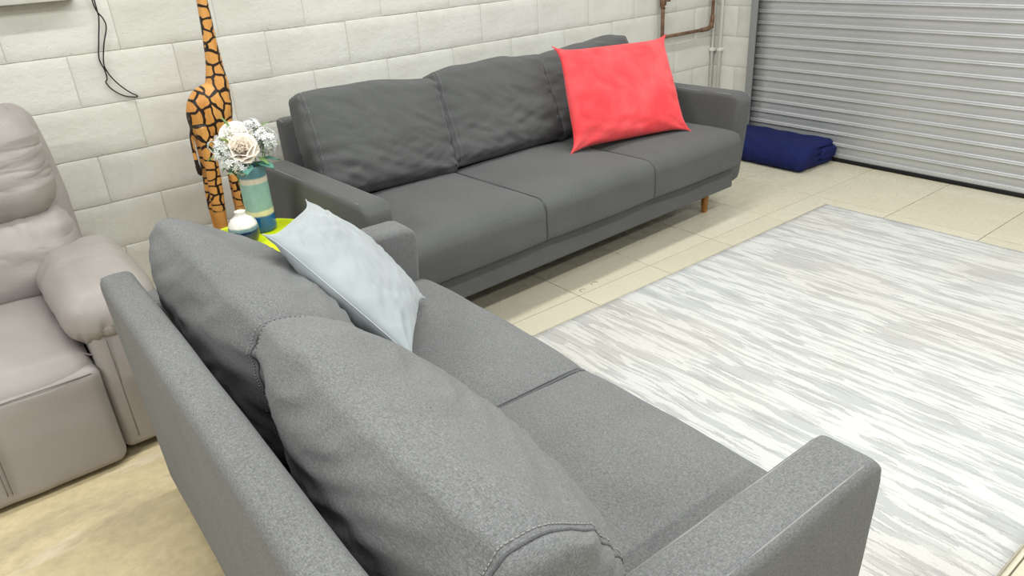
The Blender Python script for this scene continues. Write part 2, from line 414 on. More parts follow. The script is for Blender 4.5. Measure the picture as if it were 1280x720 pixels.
mesh('coupling', *tube(loc_pts([(3.81, -.045, .76), (3.85, -.045, .76)], O), .0150, 12), MCOP, cp)
vb = mesh('valve_body', *join([tube(loc_pts([(3.414, -.045, .935), (3.414, -.045, .95), (3.414, -.045, .99), (3.414, -.045, 1.08)], O), [.014, .021, .022, .026], 10), tube(loc_pts([(3.414, -.05, .99), (3.414, -.10, .99)], O), .009, 8)]), MCOP, cp)
mesh('valve_screw', *tube(loc_pts([(3.416, -.06, .95), (3.416, -.072, .95)], O), .007, 8), MWHP, vb)
for (x, y, r, lab) in ((3.972, -.022, .0095, 'thin white conduit beside the copper pipe, nearer of the corner pair to it'), (3.988, -.075, .0115, 'thicker white conduit in the wall corner, right one of the pair')):
    c = empty('white_conduit', (x, y, 0)); tag(c, lab, 'pipe', 'white conduits in the wall corner')
    mesh('pipe_run', *tube([(0, 0, .02), (0, 0, 1.3), (0, 0, 2.6)], r, 10), MWHP, c)
    mesh('clip', *bevbox(-.016, .03, -.016, .016, .60, .622, .003), MWHP, c)
cab = spline([(.155, -.03, 1.62), (.150, -.025, 1.40), (.150, -.02, 1.26), (.148, -.02, 1.225), (.128, -.015, 1.15), (.110, -.012, 1.08), (.118, -.012, 1.035), (.118, -.012, 1.00), (.110, -.012, .985), (.125, -.012, .955), (.160, -.012, .925), (.203, -.014, .912), (.208, -.018, .918), (.185, -.02, .935), (.150, -.02, .975), (.126, -.02, 1.02), (.120, -.02, 1.06), (.140, -.02, 1.13), (.165, -.02, 1.19), (.162, -.022, 1.225), (.145, -.025, 1.26), (.140, -.03, 1.33), (.135, -.035, 1.62)], 6)
o = mesh('hanging_cable', *tube(cab, .0026, 7), MBLK); tag(o, 'thin black electric cable hanging in a loop against the white block wall', 'cable')

# ------------------------------------------------------------------ rug
RX0, RX1, RY0, RY1 = .86, 3.175, -3.092, -1.45
nx, ny = 60, 46; V = []; F = []
rcx, rcy = (RX0+RX1)/2, (RY0+RY1)/2
for i in range(nx+1):
    for j in range(ny+1):
        x = RX0+(RX1-RX0)*i/nx; y = RY0+(RY1-RY0)*j/ny
        e = 0 if (0 < i < nx and 0 < j < ny) else 1
        if i in (0, nx): x += .004*mn.noise(Vector((0, y*14, i)))
        if j in (0, ny): y += .006*mn.noise(Vector((x*40, 3, j)))
        V.append((x-rcx, y-rcy, (.009 if not e else .006)+.0012*mn.noise(Vector((x*4, y*4, 2)))))
for i in range(nx):
    for j in range(ny): a = i*(ny+1)+j; F.append((a, a+ny+1, a+ny+2, a+1))
ring = [i*(ny+1) for i in range(nx+1)]+[nx*(ny+1)+j for j in range(1, ny+1)]+[i*(ny+1)+ny for i in range(nx-1, -1, -1)]+[j for j in range(ny-1, 0, -1)]
b0 = len(V)
for q in ring: V.append((V[q][0], V[q][1], .0005))
for i in range(len(ring)): a = ring[i]; b = ring[(i+1) % len(ring)]; F.append((a, b0+i, b0+(i+1) % len(ring), b))
F.append(tuple(b0+i for i in range(len(ring)))[::-1])
rug = mesh('area_rug', V, F, MRUG, None, True, (rcx, rcy, 0)); tag(rug, 'large ivory rug with grey brushstroke streaks lying on the beige tiles', 'rug')
hx = (RX1-RX0)/2; hy = (RY1-RY0)/2
for s in (-1, 1): mesh('edge_binding', *tube([(-hx, s*hy, .005), (0, s*hy, .005), (hx, s*hy, .005)], .003, 6), MRUGE, rug)

# ------------------------------------------------------------------ sofas
def wrinkle_seam(P, amp, freq, seed):
    return amp*np.sin(freq*P+seed)
def sofa(name, origin, rz, W, n, mat, label, lean, seed, bx=1.0, D=.91, T=.2, YC=.6, RT=.085, RTF=.055):
    S = empty(name, (*origin, 0), rz); tag(S, label, 'sofa', 'matching grey fabric sofas')
    AW, AH = .112, .628
    # plinth / base frame
    V, F = rbox(W-2*AW+.01, .80, .125, .012, (12, 4, 3), 3); V = V+[W/2, .415, .2025]
    b = mesh('base_frame', V, F, mat, S)
    # arms
    AL = .885
    def armf(P):      # P in local arm coordinates, y 0..D, z .14..AH
        P = sq2c(P, 1, 2, 0, AH, .065, -1, 1); P = sq2c(P, 1, 2, 0, .14, .05, -1, -1); P = sq2c(P, 1, 2, AL, AH, .08, 1, 1)
        P = P.copy(); t = np.clip((AH-P[:, 2])/(AH-.14), 0, 1); k = np.clip(1-P[:, 1]/.4, 0, 1)
        P[:, 1] += k*t*.045 - np.clip((P[:, 1]-.6)/.3, 0, 1)*t*.03
        return P
    for side in (0, 1):
        x0 = 0 if side == 0 else W-AW
        V, F = rbox(AW, AL, AH-.14, .024, (4, 26, 14), 4); V = V+[AW/2, AL/2, (AH+.14)/2]
        V = armf(V)
        V[:, 0] += np.sign(V[:, 0]-AW/2)*(.004*np.clip(1-((V[:, 2]-.38)/.25)**2, 0, 1)+.0018*nz(V, 11, seed+side))
        V[:, 0] += x0
        a = mesh('arm', V, F, mat, S)
        for sx in (.012, AW-.012):
            path = np.array([(sx, AL, .30), (sx, AL, .45), (sx, AL, AH-.08), (sx, AL, AH), (sx, AL-.08, AH), (sx, .7, AH), (sx, .5, AH), (sx, .3, AH), (sx, .1, AH), (sx, 0, AH), (sx, 0, AH-.08), (sx, 0, .5), (sx, 0, .35), (sx, 0, .2)])
            dense = []
            for i in range(len(path)-1):
                for j in range(6): dense.append(path[i]+(path[i+1]-path[i])*j/6)
            dense = armf(np.array(dense)); c = np.array([x0+AW/2, .45, .4]); dense[:, 0] += x0
            # sit just inside the rounded edge
            dense[:, 1] = np.where(dense[:, 1] < .45, dense[:, 1]+.0052, dense[:, 1]-.0052); dense[:, 2] = np.minimum(dense[:, 2], 9)-.0052*(dense[:, 2] > AH-.05)
            mesh('seam', *tube([tuple(p) for p in dense], .0021, 6), MTH, a)
    # back frame, raked
    BH = .762; x0, x1 = .17, W-.17
    V, F = rbox(x1-x0, .078, BH-.15, .022, (16, 2, 10), 4); V = V+[(x0+x1)/2, .0, (BH+.15)/2]
    def backf(P):
        P = P.copy(); P[:, 1] += D-.060+.020*(P[:, 2]-.15)/(BH-.15); return P
    V = backf(V); V[:, 1] += .003*nz(V, 5, seed+5)
    bf = mesh('back_frame', V, F, mat, S)
    for sx in (x0+.006, x1-.006):
        pts = backf(np.array([(sx, .036, z) for z in np.linspace(.2, BH-.03, 12)]+[(sx, .03, BH-.008), (sx, .0, BH-.004), (sx, -.03, BH-.01)]))
        mesh('seam', *tube([tuple(p) for p in pts], .0019, 6), MTH, bf)
    # seat cushions
    CW = CWm = (W-2*AW)/n
    for i in range(n):
        cx = AW+CWm*(i+.5); CW = CWm
        if n == 2: CW = CWm+(-.055, .055)[i]; cx = AW+(CW/2 if i == 0 else 2*CWm-CW/2)
        V, F = rbox(CW-.002, .66, .185, .009, (20, 24, 8), 4)
        def seatf(P):
            P = sq2c(P, 1, 2, -.33, .0925, .055, -1, 1); P = sq2c(P, 1, 2, -.33, -.0925, .03, -1, -1); u = P[:, 0]/(CW/2); v = P[:, 1]/.33
            fr = np.clip(1-np.abs(u)**4, 0, 1)
            P[:, 2] += np.where(P[:, 2] > 0, 1, 0)*(.024*fr*np.clip(1-np.abs(v)**5, 0, 1))
            P[:, 1] -= np.clip(-v, 0, 1)**6*.010*fr
            return P+[cx, .307, .352]
        sd = seed+i*2.1
        V2 = seatf(V); wr = nz(V2, (5, 5, 3), sd)*.004+nz(V2, (22, 9, 9), sd)*.0014
        V2[:, 2] += np.where(V[:, 2] > .03, wr, 0); V2[:, 1] += np.where(V[:, 1] < -.3, nz(V2, (9, 3, 26), sd)*.002, 0)
        c = mesh('seat_cushion', V2, F, mat, S)
        for sx in (-CW/2+.005, CW/2-.005):
            P = np.array([(sx, y, .0925) for y in np.linspace(.3, -.33, 20)]+[(sx, -.33, z) for z in np.linspace(.085, -.06, 12)])
            P = roundp(P, ((CW-.002)/2, .33, .0925), .009); P = seatf(P)
            mesh('seam', *tube([tuple(p) for p in P], .0016, 6), MFS, c)
    # back cushions
    CW = CWm
    for i in range(n):
        cx = AW+CW*(i+.5); sd = seed*3+i*5.7; H = .44 if n == 3 else .405; w2 = (CW+(-.006 if n == 3 else .010))/2; cx += (.028, .0, -.038)[i] if n == 3 else (-.018, .004)[i]; w2 += .014 if (n == 2 and i == 0) else 0
        rr = random.Random(int(sd*10)); tilt = (.05, .01, -.05)[i] if n == 3 else (-.035, -.055)[i]; zr = rr.uniform(-.03, .03)
        V, F = rbox(2*w2, T, H, .028, (44, 10, 32), 5)
        def cushf(P):
            Q = P.copy(); P = sq2c(P, 1, 2, T/2, H/2, RT, 1, 1); P = sq2c(P, 1, 2, -T/2, H/2, RTF, -1, 1)
            P = sq2c(P, 1, 2, T/2, -H/2, .05, 1, -1); P = sq2c(P, 1, 2, -T/2, -H/2, .05, -1, -1)
            u = Q[:, 0]/w2; v = Q[:, 2]/(H/2); fy = np.clip(Q[:, 1]/(T/2), -1, 1)
            au = np.abs(u); cr = np.clip(1-au**3.2, 0, 1)*np.clip(1-np.abs(v)**3, 0, 1); sag = np.clip(.5-v*.5, 0, 1)
            P[:, 1] += fy*(.042*cr*(.65+.7*sag))*bx
            P[:, 1] *= 1-TP*au**4
            P[:, 2] += np.clip(v, 0, 1)**3*(.018*(1-au**2.5)-.006*au**8)*(1 if n == 3 else .7)
            if n == 2 and i == 1: P[:, 2] -= np.clip(v-.1, 0, 1)*np.clip(.3-fy, 0, 1.3)*.030*np.clip(u+.8, 0, 1)
            # squeezed in at the seams, side panel puffs out
            P[:, 0] += np.sign(u)*np.clip((au-.97)/.03, 0, 1)*(.010 if n == 3 else .022)*np.clip(1-v*v, 0, 1)*np.clip(1-fy*fy, 0, 1)*np.clip(.6+v*3, 0, 1)
            pinch = np.exp(-((au*w2-(w2-.022))/.010)**2); P[:, 1] -= fy*pinch*.0045; P[:, 2] -= np.clip(v, 0, 1)**6*pinch*.004
            e = np.clip((au-.5)/.5, 0, 1)
            g = np.sin(Q[:, 2]*95+4*nz(Q, (5, 5, 7), sd)+sd)*e**3*.0045*(1+.4*nz(Q, (3, 3, 9), sd+1))
            d1 = nz(np.stack([Q[:, 0]*.45+Q[:, 2], Q[:, 1]*0, Q[:, 2]*.4-Q[:, 0]], 1), (22, 1, 5), sd)
            d2 = nz(np.stack([Q[:, 0]*.3-Q[:, 2], Q[:, 1]*0, Q[:, 2]*.4+Q[:, 0]], 1), (26, 1, 6), sd+2)
            ridge = lambda q: (1-np.abs(q)*2.2)
            big = nz(Q, (4, 2, 5), sd+9)*.013
            bot = np.sin(Q[:, 0]*55+5*nz(Q, (5, 5, 9), sd+3))*np.clip(-v-.4, 0, 1)*.008
            P[:, 1] += fy*(g+.007*ridge(d1)*(1-e*.5)+.006*ridge(d2)*np.clip(.7-v, 0, 1)+big+bot)*WRK
            P[:, 2] += np.clip(v, 0, 1)**4*nz(Q, (7, 7, 1), sd)*.012
            # top corners pulled up into small ears
            P[:, 2] += np.clip(v, 0, 1)**6*np.clip((au-.8)/.2, 0, 1)**2*EAR
            P = rot_pts(P, 'Y', tilt, np.zeros(3)); P = rot_pts(P, 'X', -lean, np.array([0, 0, -H/2])); P = rot_pts(P, 'Z', zr*.5, np.zeros(3))
            return P+[cx, YC, .445+H/2+.004]
        WRK, EAR, TP = (1.0, .014, .12) if n == 3 else (1.15, -.012, .16)
        c = mesh('back_cushion', cushf(V), F, mat, S)
        for sg in (-1, 1):
            for off, nm in ((.020, 'seam'), (.029, 'stitching')):
                sx = sg*(w2-off)
                loop = [(sx, -T/2, z) for z in np.linspace(-H/2+.02, H/2, 30)]+[(sx, y, H/2) for y in np.linspace(-T/2, T/2, 16)[1:-1]]+[(sx, T/2, z) for z in np.linspace(H/2, -H/2+.02, 30)]
                P = cushf(roundp(np.array(loop), (w2, T/2, H/2), .028))
                if nm == 'seam': mesh('seam', *tube([tuple(p) for p in P], .0026, 6), MFS, c)
                else:
                    vs = []; acc = 0
                    ctr = np.array([cx+sx*.8, YC+.05, .67])
                    for q in range(len(P)-1):
                        sl = np.linalg.norm(P[q+1]-P[q]); k3 = max(1, int(round(sl/.007)))
                        for h in range(k3):
                            a = P[q]+(P[q+1]-P[q])*(h/k3); b2 = P[q]+(P[q+1]-P[q])*((h+.6)/k3)
                            dn = a-ctr; dn = dn/np.linalg.norm(dn)*.0006
                            vs.append(tube([tuple(a+dn), tuple(b2+dn)], .0011, 5))
                    sm_ = mesh('stitching', *join(vs), MTH, c); sm_['kind'] = 'stuff'
    # legs
    V, F = tube([(0, 0, 0), (0, 0, .003), (0, 0, .145)], [.0145, .016, .023], 20)
    l0 = None
    for (lx, ly) in ((.20, .12), (W-.20, .12), (.20, .74), (W-.20, .74)):
        if l0 is None: l0 = mesh('leg', V, F, MWOOD, S, True, (lx, ly, 0))
        else: inst(l0, 'leg', S, (lx, ly, 0))
    return S
sofaA = sofa('sofa', (.565, -1.25), math.radians(2.5), 2.30, 3, MFA, 'three seater shade-darkened grey fabric sofa standing against the white block wall', math.radians(19), 2.3, 1.0, 1.03, .150, .63, .032, .040)
sofaB = sofa('sofa', (.600, -3.02), math.radians(89.3), 1.622, 2, MF, 'two seater heather grey fabric sofa in the foreground seen from behind', math.radians(11), 6.1, 1.1, .91, .215, .600, .06, .185)

# ------------------------------------------------------------------ scatter pillows
def pillow(name, corners, thick, mat, pmat, label, seed, n=64, curve=.07, crease=.002, normal_out=None, group='velvet scatter cushions on the sofas'):
    C = [np.array(c, float) for c in corners]          # order: BL, BR, TR, TL
    ctr = sum(C)/4; nr = np.cross(C[1]-C[0], C[3]-C[0]); nr /= np.linalg.norm(nr)
    if normal_out is not None and nr.dot(normal_out) < 0: nr = -nr
    root = None; parts = []
    def surf(u, v, s):
        cu = curve*(1-abs(v)**7)*abs(u)**3; cv = curve*(1-abs(u)**7)*abs(v)**3
        uu = u*(1-cu/ max(abs(u), 1e-6)) if abs(u) > 1e-6 else 0; vv = v*(1-cv/max(abs(v), 1e-6)) if abs(v) > 1e-6 else 0
        a, b = (uu+1)/2, (vv+1)/2
        p = C[0]*(1-a)*(1-b)+C[1]*a*(1-b)+C[2]*a*b+C[3]*(1-a)*b
        t = thick*((1-u*u)**.52)*((1-v*v)**.52)
        r = math.hypot(u, v); th = math.atan2(v, u)
        e = max(abs(u), abs(v))
        fold = math.sin(th*17+3*mn.noise(Vector((u*2, v*2, seed))))*.006*max(0, e-.55)/.45*(1-e**8)
        big = mn.noise(Vector((u*2.2+seed, v*2.2, s)))*.006*(1-e**4)
        cornerf = max(0, abs(u)+abs(v)-1.35)
        fold += cornerf*.012*math.sin((abs(u)-abs(v))*16)*(1-e**10)
        fine = mn.noise(Vector((u*3+v*5, (u*2-v*3)*.6+seed, s*3)))*.006*(1-e**6)
        cr_ = max(0, 1-abs(mn.noise(Vector(((u+v*.6)*1.6+seed, (v-u*.6)*5.5, s*2))))*5)**2+.6*max(0, 1-abs(mn.noise(Vector(((u-v*.5)*8, (v+u*.4)*2.2+seed, s*2+5))))*5)**2
        return p+nr*s*(t+fold+big+fine-crease*cr_*(1-e**6)*min(1, .35+r))
    V = []; F = []; idx = {}
    def par(i): x = -1+2*i/n; return math.sin(x*PI/2*.999)/math.sin(PI/2*.999)
    for s in (1, -1):
        for i in range(n+1):
            for j in range(n+1):
                edge = i in (0, n) or j in (0, n)
                key = (i, j, 0 if edge else s)
                if key in idx: continue
                idx[key] = len(V); V.append(surf(par(i), par(j), 0 if edge else s)-ctr)
        for i in range(n):
            for j in range(n):
                q = [idx[(a, b, 0 if (a in (0, n) or b in (0, n)) else s)] for a, b in ((i, j), (i+1, j), (i+1, j+1), (i, j+1))]
                F.append(tuple(q) if s > 0 else tuple(q[::-1]))
    o = mesh(name, V, F, mat, None, True, tuple(ctr)); tag(o, label, 'cushion', group)
    loop = [surf(par(i), -1, 0)-ctr for i in range(n)]+[surf(1, par(i), 0)-ctr for i in range(n)]+[surf(par(i), 1, 0)-ctr for i in range(n, 0, -1)]+[surf(-1, par(i), 0)-ctr for i in range(n, 0, -1)]
    mesh('edge_seam', *tube([tuple(p) for p in loop], .0016, 6, closed=True), pmat, o)
    return o
pillow('velvet_cushion', [(1.838, -.866, .462), (2.545, -1.021, .462), (2.735, -.665, .899), (1.91, -.68, .94)], .090, MRED, MREDP,
       'coral red velvet cushion leaning on the three seater sofa', 1.7, curve=.115, normal_out=np.array((0, -1, 0)))
pillow('velvet_cushion', [(.19, -2.18, .59), (.49, -1.72, .485), (.31, -1.40, .76), (.03, -1.83, .85)], .075, MPALE, MPALEP,
       'pale blue grey velvet cushion propped on the foreground sofa', 4.2, curve=.105, crease=.006, normal_out=np.array((1, 0, 1)))

# ------------------------------------------------------------------ recliner
R = empty('recliner_chair', (-.61, -.75, 0)); tag(R, 'taupe leather recliner armchair with puffy arms at the left edge', 'armchair')
RO = np.array([-.61, -.75, 0])
def soft(name, x0, x1, y0, y1, z0, z1, r, crown=(0, 0, 0), n=(14, 14, 12), seed=0, wr=.004, wfreq=(9, 9, 9), fn=None, mat=ML, nr=5, parent=None, cre=0, cdir=(1, 1, 1), cmask=None):
    c = np.array([(x0+x1)/2, (y0+y1)/2, (z0+z1)/2]); H = np.array([x1-x0, y1-y0, z1-z0])/2
    V, F = rbox(*(2*H), r, n, nr); Q = V.copy()
    for a in range(3):
        b, d = (a+1) % 3, (a+2) % 3
        V[:, a] += np.sign(Q[:, a])*np.clip(np.abs(Q[:, a])/H[a], 0, 1)**2*crown[a]*np.clip(1-(Q[:, b]/H[b])**2, 0, 1)*np.clip(1-(Q[:, d]/H[d])**2, 0, 1)
    nrm = Q/H; nrm = nrm*np.abs(nrm)**3; nrm /= (np.linalg.norm(nrm, axis=1, keepdims=True)+1e-9)
    V += nrm*((nz(Q, wfreq, seed)*wr+nz(Q, 4, seed+4)*wr*1.0)[:, None])
    if cre:
        q = Q/H; m = cmask(q) if cmask else 1.0
        c1 = np.clip(1-np.abs(nz(Q, cdir, seed+2))*5, 0, 1)**2; c2 = np.clip(1-np.abs(nz(Q, np.array(cdir)*1.9, seed+6))*5, 0, 1)**2
        V -= nrm*((c1+.5*c2)*cre*m)[:, None]
    if fn: V = fn(V, Q/H)
    return mesh(name, V+c-RO, F, mat, parent or R)
# plinth and side bodies
soft('plinth', -1.10, -.13, -1.08, -.25, .002, .06, .01, mat=MDARK, wr=0)
def armbody(V, q):
    V = V.copy(); f = np.clip(-q[:, 1], 0, 1)**4; V[:, 1] += f*np.clip(q[:, 2], 0, 1)*.02; return V
for (a, b, sd) in ((-.322, -.115, 3.), (-1.125, -.905, 8.)):
    bd = soft('side_body', a, b, -1.135, -.22, .02, .47, .028, (.008, .006, 0), (6, 16, 12), sd, .003, fn=armbody)
    xs_ = a+.045
    mesh('seam', *tube([tuple(np.array((xs_, -1.1385+.02*max(0, (z-.3)/.24)*.9, z))-RO) for z in np.linspace(.06, .42, 14)], .0014, 6), MLS, bd)
    # puffy arm pad
    def pad(V, q):
        V = V.copy(); f = np.clip((-q[:, 1]-.35)/.65, 0, 1); V[:, 2] -= f**2*.06*np.clip(.6-q[:, 2]*.4, 0, 1)
        g = np.sin(q[:, 0]*9+2*q[:, 2]); low = np.clip(-q[:, 2]-.1, 0, 1)*np.clip(-q[:, 1], 0, 1)
        V[:, 1] += low*.008*np.sin(q[:, 0]*14+1); V[:, 1] += np.clip(-q[:, 1], 0, 1)*np.clip(-q[:, 2], 0, 1)**2*.05
        V[:, 2] -= .02*np.clip(np.abs(q[:, 1])-.5, 0, 1)*0
        V[:, 0] *= 1-.10*np.clip(-q[:, 1], 0, 1)**6
        return V
    pd = soft('arm_pad', a-.05, b+.02, -1.13, -.52, .41, .555, .070, (.008, .01, .028), (24, 50, 24), sd+1, .004, (8, 16, 10), fn=pad, cre=.009, cdir=(26, 7, 10), cmask=lambda q: np.clip((-q[:, 1]-.35)/.5, 0, 1)*np.clip(.6-q[:, 2], 0, 1)+.5*np.clip(np.abs(q[:, 0])-.6, 0, 1))
    pts = []
    # curved seam around the pad's inner front
    mesh('seam', *tube([tuple(np.array(p)-RO) for p in spline([(a-.040, -.62, .43), (a-.046, -.85, .425), (a-.040, -1.02, .40), (a-.008, -1.10, .365), (a+.09, -1.118, .355), (b, -1.09, .36)], 6)], .0028, 6), MLS, pd)
# footrest front and seat
def footf(V, q):
    V = V.copy(); V[:, 1] -= np.clip(-q[:, 2]+.4, 0, 2)*.015*np.clip(-q[:, 1], 0, 1); return V
ft = soft('footrest', -.905, -.320, -1.160, -.62, .010, .345, .035, (.0, .012, .0), (22, 8, 14), 12., .0035, (10, 10, 5), fn=footf)
for xx in (-.640, -.628):
    mesh('seam', *tube([tuple(np.array((xx-.006*(1-z/.3), -1.170-.010*math.sin(PI*z/.36)-.014*(1-z/.36), z))-RO) for z in np.linspace(.06, .335, 14)], .0016, 6), MLS, ft)
def seatf2(V, q):
    V = V.copy(); V[:, 2] -= np.clip((-q[:, 1]-.2)/.8, 0, 1)**2*.055; return V
st = soft('seat_cushion', -.905, -.325, -1.150, -.46, .27, .425, .06, (.0, .006, .022), (40, 40, 8), 15., .004, (7, 9, 7), fn=seatf2, cre=.004, cdir=(14, 4, 5), cmask=lambda q: np.clip(np.abs(q[:, 0])-.4, 0, 1)*1.6)
mesh('seam', *tube([tuple(np.array((x, -1.163+.010*abs((x+.615)/.29)**4, .330+.004*math.sin(x*9)))-RO) for x in np.linspace(-.885, -.345, 22)], .0018, 6), MLS, st)
# back: rear shell, lumbar puff, headrest puff
def rake(V, q):
    V = V.copy(); return V
def shell(V, q):
    V = V.copy(); V[:, 1] += (V[:, 2])*.22; V[:, 0] *= 1-.07*np.clip(q[:, 2], 0, 1)**2; return V
soft('back_shell', -1.03, -.185, -.46, -.30, .38, 1.0, .06, (.0, .0, .01), (14, 4, 14), 21., .003, fn=shell)
def lumb(V, q):
    V = V.copy(); V[:, 1] += V[:, 2]*.15
    e = np.clip(np.abs(q[:, 0])-.3, 0, 1); fr = np.clip(-q[:, 1], 0, 1)
    V[:, 1] += fr*(.005*np.sin(q[:, 0]*30+q[:, 2]*5)*np.clip(q[:, 2]-.1, 0, 1)+.006*np.sin(q[:, 2]*13+q[:, 0]*3)*e)
    return V
soft('lumbar_cushion', -1.01, -.205, -.66, -.42, .385, .70, .10, (.0, .03, .0), (64, 8, 44), 24., .004, (8, 8, 8), fn=lumb, cre=.0055, cdir=(16, 4, 9), cmask=lambda q: np.clip((q[:, 2])/.8, 0, 1)+.6*np.clip((q[:, 0]-.3)/.7, 0, 1))
def headf(V, q):
    V = V.copy(); V[:, 1] += V[:, 2]*.24+.015
    fr = np.clip(-q[:, 1], 0, 1); e = np.clip(np.abs(q[:, 0])-.35, 0, 1)
    V[:, 1] += fr*(.004*np.sin(q[:, 2]*21-q[:, 0]*6)*e+.005*np.sin(q[:, 0]*30-q[:, 2]*4)*np.clip(-q[:, 2]-.3, 0, 1))
    V[:, 0] *= 1-.08*np.clip(q[:, 2], 0, 1)**3
    V[:, 0] += np.sign(q[:, 0])*.005*np.sin(q[:, 2]*20)*np.clip(q[:, 2], 0, 1)*np.abs(q[:, 0])
    return V
soft('headrest', -1.005, -.215, -.62, -.38, .665, 1.035, .105, (.0, .03, .015), (64, 8, 56), 31., .003, (7, 7, 9), fn=headf, cre=.0035, cdir=(5, 4, 24), cmask=lambda q: np.clip((q[:, 0]-.1)/.9, 0, 1)+.5*np.clip(-q[:, 2]-.5, 0, 1))

# ------------------------------------------------------------------ side table
TX, TY, TH = .30, -.865, .485
T = empty('side_table', (TX, TY, 0)); tag(T, 'lime green round side table in the corner between both sofas', 'table')
mesh('table_top', *lathe([(0.001, TH-.022), (.17, TH-.022), (.208, TH-.018), (.214, TH-.010), (.214, TH+.002), (.211, TH+.004), (.208, TH+.002), (.206, TH-.003), (.20, TH), (.001, TH)], 56), MLIME, T)
tl = None
for i in range(3):
    a = i*2*PI/3+.5
    V, F = tube([(0, 0, TH-.02), (.06, 0, .25), (.12, 0, .0)], [.014, .012, .009], 12)
    if tl is None: tl = mesh('leg', V, F, MLIME, T, True, (.05*math.cos(a), .05*math.sin(a), 0)); tl.rotation_euler = (0, 0, a)
    else: inst(tl, 'leg', T, (.05*math.cos(a), .05*math.sin(a), 0), (0, 0, a))
# ------------------------------------------------------------------ vases
vx, vy = .365, -.78
o = mesh('tall_vase', *lathe([(.001, 0), (.044, 0), (.049, .004), (.0505, .02), (.0505, .12), (.0505, .22), (.0505, .244), (.049, .248), (.046, .248), (.044, .24), (.044, .05), (.001, .05)], 48), MVT, None, True, (vx, vy, TH)); tag(o, 'tall cylindrical vase banded in blue, cream and mint green holding flowers', 'vase')
o = mesh('round_vase', *lathe([(.001, 0), (.030, 0), (.036, .003), (.047, .022), (.053, .044), (.053, .062), (.048, .082), (.036, .099), (.022, .108), (.0185, .113), (.0185, .122), (.020, .125), (.0165, .126), (.0145, .12), (.0145, .06), (.001, .05)], 48), MVS, None, True, (.262, -.885, TH)); tag(o, 'small squat vase with white top and navy glaze on lime table', 'vase')

# ------------------------------------------------------------------ flowers
B = empty('flower_bouquet', (vx, vy, TH+.24)); tag(B, 'artificial bouquet of cream roses and white blossom in the tall vase', 'flowers')
def petal(size, cup, seed, n=6):
    V = []; F = []
    for i in range(n+1):
        for j in range(n+1):
            u = -1+2*i/n; v = j/n
            wdt = math.sin(min(1, v*1.15+.12)*PI*.62)**.8*size*.62
            V.append((u*wdt, -cup*size*(1-v)**2*.4+.15*size*u*u*-1+.06*size*mn.noise(Vector((u*2, v*2, seed))), v*size*(1-.12*u*u)))
    for i in range(n):
        for j in range(n): a = i*(n+1)+j; F.append((a, a+n+1, a+n+2, a+1))
    return V, F
def rose(R_, dirv, seed):
    parts = []; r = random.Random(seed)
    for layer, (cnt, tilt, sc, off) in enumerate(((3, .05, .55, .06), (4, .18, .66, .12), (5, .38, .78, .18), (6, .62, .86, .24), (7, .90, .92, .28), (7, 1.2, .92, .30))):
        for q in range(cnt):
            V, F = petal(R_*sc*1.15, .6, seed+layer*9+q)
            a = 2*PI*(q+.5*layer)/cnt+r.uniform(-.15, .15)
            Mx = Matrix.Rotation(a, 4, 'Z')@Matrix.Translation((0, -off*R_*.7, -R_*.35))@Matrix.Rotation(tilt, 4, 'X')
            parts.append(([Mx@Vector(p) for p in V], F))
    V, F = join(parts)
    q = Vector((0, 0, 1)).rotation_difference(Vector(dirv).normalized())
    return [q@Vector(p) for p in V], F
def fobj(name, VF, mat, pos):
    o = mesh(name, VF[0], VF[1], mat, B, True, (pos[0]-vx, pos[1]-vy, pos[2]-TH-.24)); md = o.modifiers.new('s', 'SOLIDIFY'); md.thickness = .0006; return o
def ell(c, r, seed, sub=3):
    V, F = rbox(2*r, 2*r, 2*r, r*.98, (1, 1, 1), 4); return [(c[0]+p[0], c[1]+p[1], c[2]+p[2]) for p in V], F
for (p, R_, d, m, sd) in (((.335, -.815, .808), .050, (-.25, -.80, .62), MPET, 3), ((.345, -.765, .852), .047, (-.1, -.45, .9), MPETW, 8), ((.305, -.755, .825), .034, (-.5, -.4, .8), MPETW, 15)):
    c = fobj('rose', rose(R_, d, sd), m, p)
# clusters of five petalled blossoms
def blossom(c, d, s):
    V = []; F = []; q = Vector((0, 0, 1)).rotation_difference(Vector(d).normalized())
    for i in range(5):
        a = 2*PI*i/5; n0 = len(V)
        for (rr, aa, h) in ((0, 0, 0), (.55, -.42, .18), (1, -.26, .30), (1.08, 0, .26), (1, .26, .30), (.55, .42, .18)):
            V.append(Vector(c)+q@Vector((rr*s*math.cos(a+aa), rr*s*math.sin(a+aa), h*s)))
        F.append(tuple(n0+t for t in range(6)))
    return V, F
def cluster(center, rad, cnt, seed, s=.0095):
    r = random.Random(seed); parts = []; stems = []
    for _ in range(cnt):
        d = Vector((r.gauss(0, 1), r.gauss(0, 1)-.4, r.gauss(0, 1)+.4)).normalized(); rr = rad*r.uniform(.65, 1.05)
        p = Vector(center)+d*rr-Vector((vx, vy, TH+.24))
        parts.append(blossom(p, d, s*r.uniform(.75, 1.2))); stems.append(tube([tuple(Vector(center)-Vector((vx, vy, TH+.24))), tuple(p)], .0007, 4))
    o = mesh('blossom_cluster', *join(parts), MBLO, B, False); md = o.modifiers.new('s', 'SOLIDIFY'); md.thickness = .0008; o['kind'] = 'stuff'
    mesh('stem', *join(stems), MLF, o)
for i, (c, rad, n_) in enumerate((((.290, -.815, .765), .038, 60), ((.272, -.80, .80), .032, 46), ((.425, -.80, .815), .045, 76), ((.440, -.77, .785), .034, 46), ((.405, -.765, .855), .035, 46), ((.275, -.755, .815), .030, 34), ((.315, -.83, .748), .026, 30), ((.385, -.745, .83), .04, 40))):
    cluster(c, rad, n_, 40+i)
